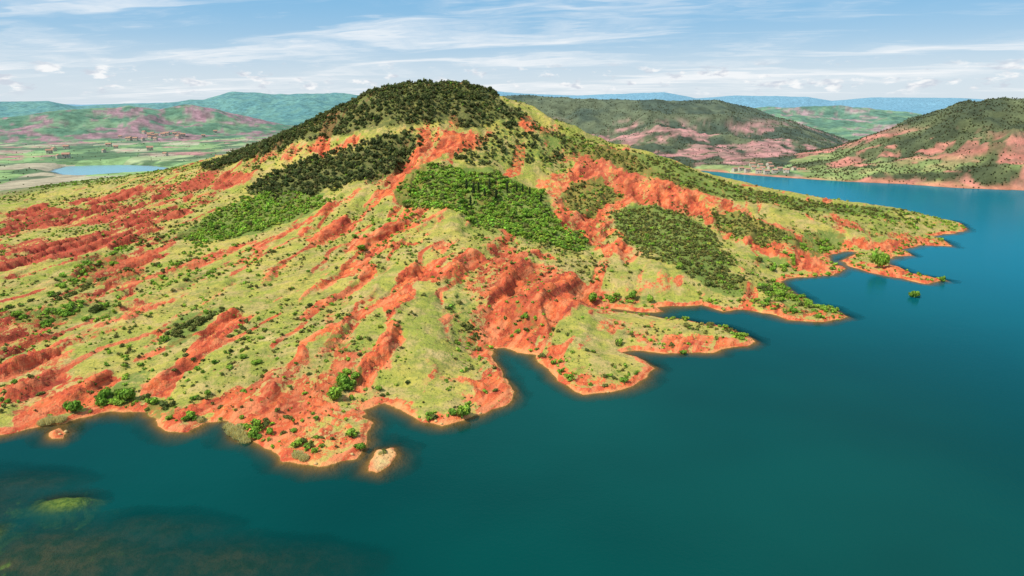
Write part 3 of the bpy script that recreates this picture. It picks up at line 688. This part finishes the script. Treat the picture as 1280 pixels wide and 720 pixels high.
wins = [win('window', -3.6,-2.4,3,4.3), win('window', 2.4,3.6,3,4.3), win('window', 2.4,3.6,.2,1.5)]; door_m = win('door', -.6,.6,-.8,1.4)
def house(x, y, rot, s, label):
    z = float(Zat(np.array([x]), np.array([y]))[0])
    e = bpy.data.objects.new('house', None); scene.collection.objects.link(e); e.location = (x, y, z + .8); e.rotation_euler = (0, 0, rot); e.scale = (s, s, s)
    e['label'] = label; e['category'] = 'house'; e['group'] = 'village houses around the lake'
    for nm, m_ in [('wall', wall_m), ('roof', roof_m), ('door', door_m)] + [('window', w_) for w_ in wins]:
        c = bpy.data.objects.new(nm, m_); c.parent = e; scene.collection.objects.link(c)
hp = [(918,214),(926,213),(934,215),(942,212),(948,216),(953,213),(958,217),(963,212),(968,216),(974,214),(950,209),(940,208),(961,208),(983,216),(992,213)]
for px, py in hp:
    x, y = hit(px, py, 3000, 1050); house(x, y, random.uniform(-.6, .6), random.uniform(.7, 1.0), 'pale stone house with clay tile roof by the lake')
for i in range(34):
    px = random.gauss(195, 24) if i < 24 else random.uniform(30, 300); py = random.uniform(166, 176) if i < 24 else random.uniform(178, 202)
    x, y = hit(px, py, 4000, 1200); house(x, y, random.uniform(-.8, .8), random.uniform(.9, 1.4), 'pale village house with clay tile roof on the plain')

# ------------------------------------------------------------------ light, sky
sunv = np.array([-.66, -.36, .90]); sunv /= np.linalg.norm(sunv)
el = math.asin(sunv[2]); az = math.atan2(sunv[0], sunv[1])
sl = bpy.data.lights.new('sun', 'SUN'); sl.energy = 5.0; sl.angle = math.radians(.5); sl.color = (1, .95, .86)
so = bpy.data.objects.new('sun', sl); scene.collection.objects.link(so); so.rotation_euler = Vector(sunv).to_track_quat('Z', 'Y').to_euler()
wd = bpy.data.worlds.new('World'); scene.world = wd; wd.use_nodes = True; t = wd.node_tree; t.nodes.clear()
g = NT.__new__(NT); g.t = t; g.m = None
out = g.n('ShaderNodeOutputWorld'); bg = g.n('ShaderNodeBackground'); bg.inputs[1].default_value = .11
sky = g.n('ShaderNodeTexSky', sky_type='NISHITA'); sky.sun_disc = False; sky.sun_elevation = el; sky.sun_rotation = az % (2 * math.pi); sky.altitude = 200; sky.dust_density = .4; sky.ozone_density = 2.5
tc = g.n('ShaderNodeTexCoord').outputs['Generated']; sp = g.n('ShaderNodeSeparateXYZ'); g.put(sp.inputs[0], tc)
zc = g.math('MAXIMUM', sp.outputs[2], 0.0); zd = g.math('ADD', zc, .06)
ux = g.math('DIVIDE', sp.outputs[0], zd); uy = g.math('DIVIDE', sp.outputs[1], zd)
cv = g.n('ShaderNodeCombineXYZ'); g.put(cv.inputs[0], g.math('MULTIPLY', ux, .5)); g.put(cv.inputs[1], g.math('ADD', uy, g.math('MULTIPLY', ux, .25)))
warp = g.noise(.8, 4, .55, cv.outputs[0]); cv2 = g.n('ShaderNodeVectorMath', operation='ADD'); g.put(cv2.inputs[0], cv.outputs[0])
cw = g.n('ShaderNodeCombineXYZ'); g.put(cw.inputs[1], g.math('MULTIPLY', warp, 3.6)); g.put(cv2.inputs[1], cw.outputs[0])
ci = g.noise(.45, 11, .62, cv2.outputs[0]); cir = g.smooth(ci, .44, .66)
c3 = g.n('ShaderNodeCombineXYZ'); g.put(c3.inputs[0], g.math('MULTIPLY', sp.outputs[0], 16.0)); g.put(c3.inputs[1], g.math('MULTIPLY', sp.outputs[2], 38.0))
cu = g.smooth(g.noise(1.6, 8, .6, c3.outputs[0]), .53, .63)
band = g.math('MULTIPLY', g.smooth(zc, .006, .02), g.smooth(zc, .06, .04)); cu = g.math('MULTIPLY', cu, band)
skyc = g.mix(.88, sky.outputs[0], g.mix(g.smooth(zc, .0, .15), (5.2,6.5,7.6), (2.0,4.6,7.2)))
veil = g.math('MULTIPLY', g.smooth(zc, .09, .02), .32)
skyc = g.mix(veil, skyc, (7.8,8.0,8.2))
skyc = g.mix(g.math('MULTIPLY', cir, .85), skyc, (8.8,8.9,9.0))
cucol = g.mix(g.smooth(g.noise(3, 4, .5, c3.outputs[0]), .4, .6), (5.6,6.1,6.9), (9.0,9.0,9.0))
skyc = g.mix(g.math('MULTIPLY', cu, .85), skyc, cucol)
g.put(bg.inputs[0], skyc); t.links.new(bg.outputs[0], out.inputs[0])

cam = bpy.data.cameras.new('camera'); cam.sensor_width = 36; cam.lens = F / 1280 * 36; cam.clip_end = 60000; cam.clip_start = 1
co = bpy.data.objects.new('camera', cam); scene.collection.objects.link(co); co.location = (0, 0, H); co.rotation_euler = (math.pi / 2 - P, 0, 0)
scene.camera = co
scene.view_settings.view_transform = 'Standard'; scene.view_settings.look = 'None'; scene.view_settings.exposure = 0
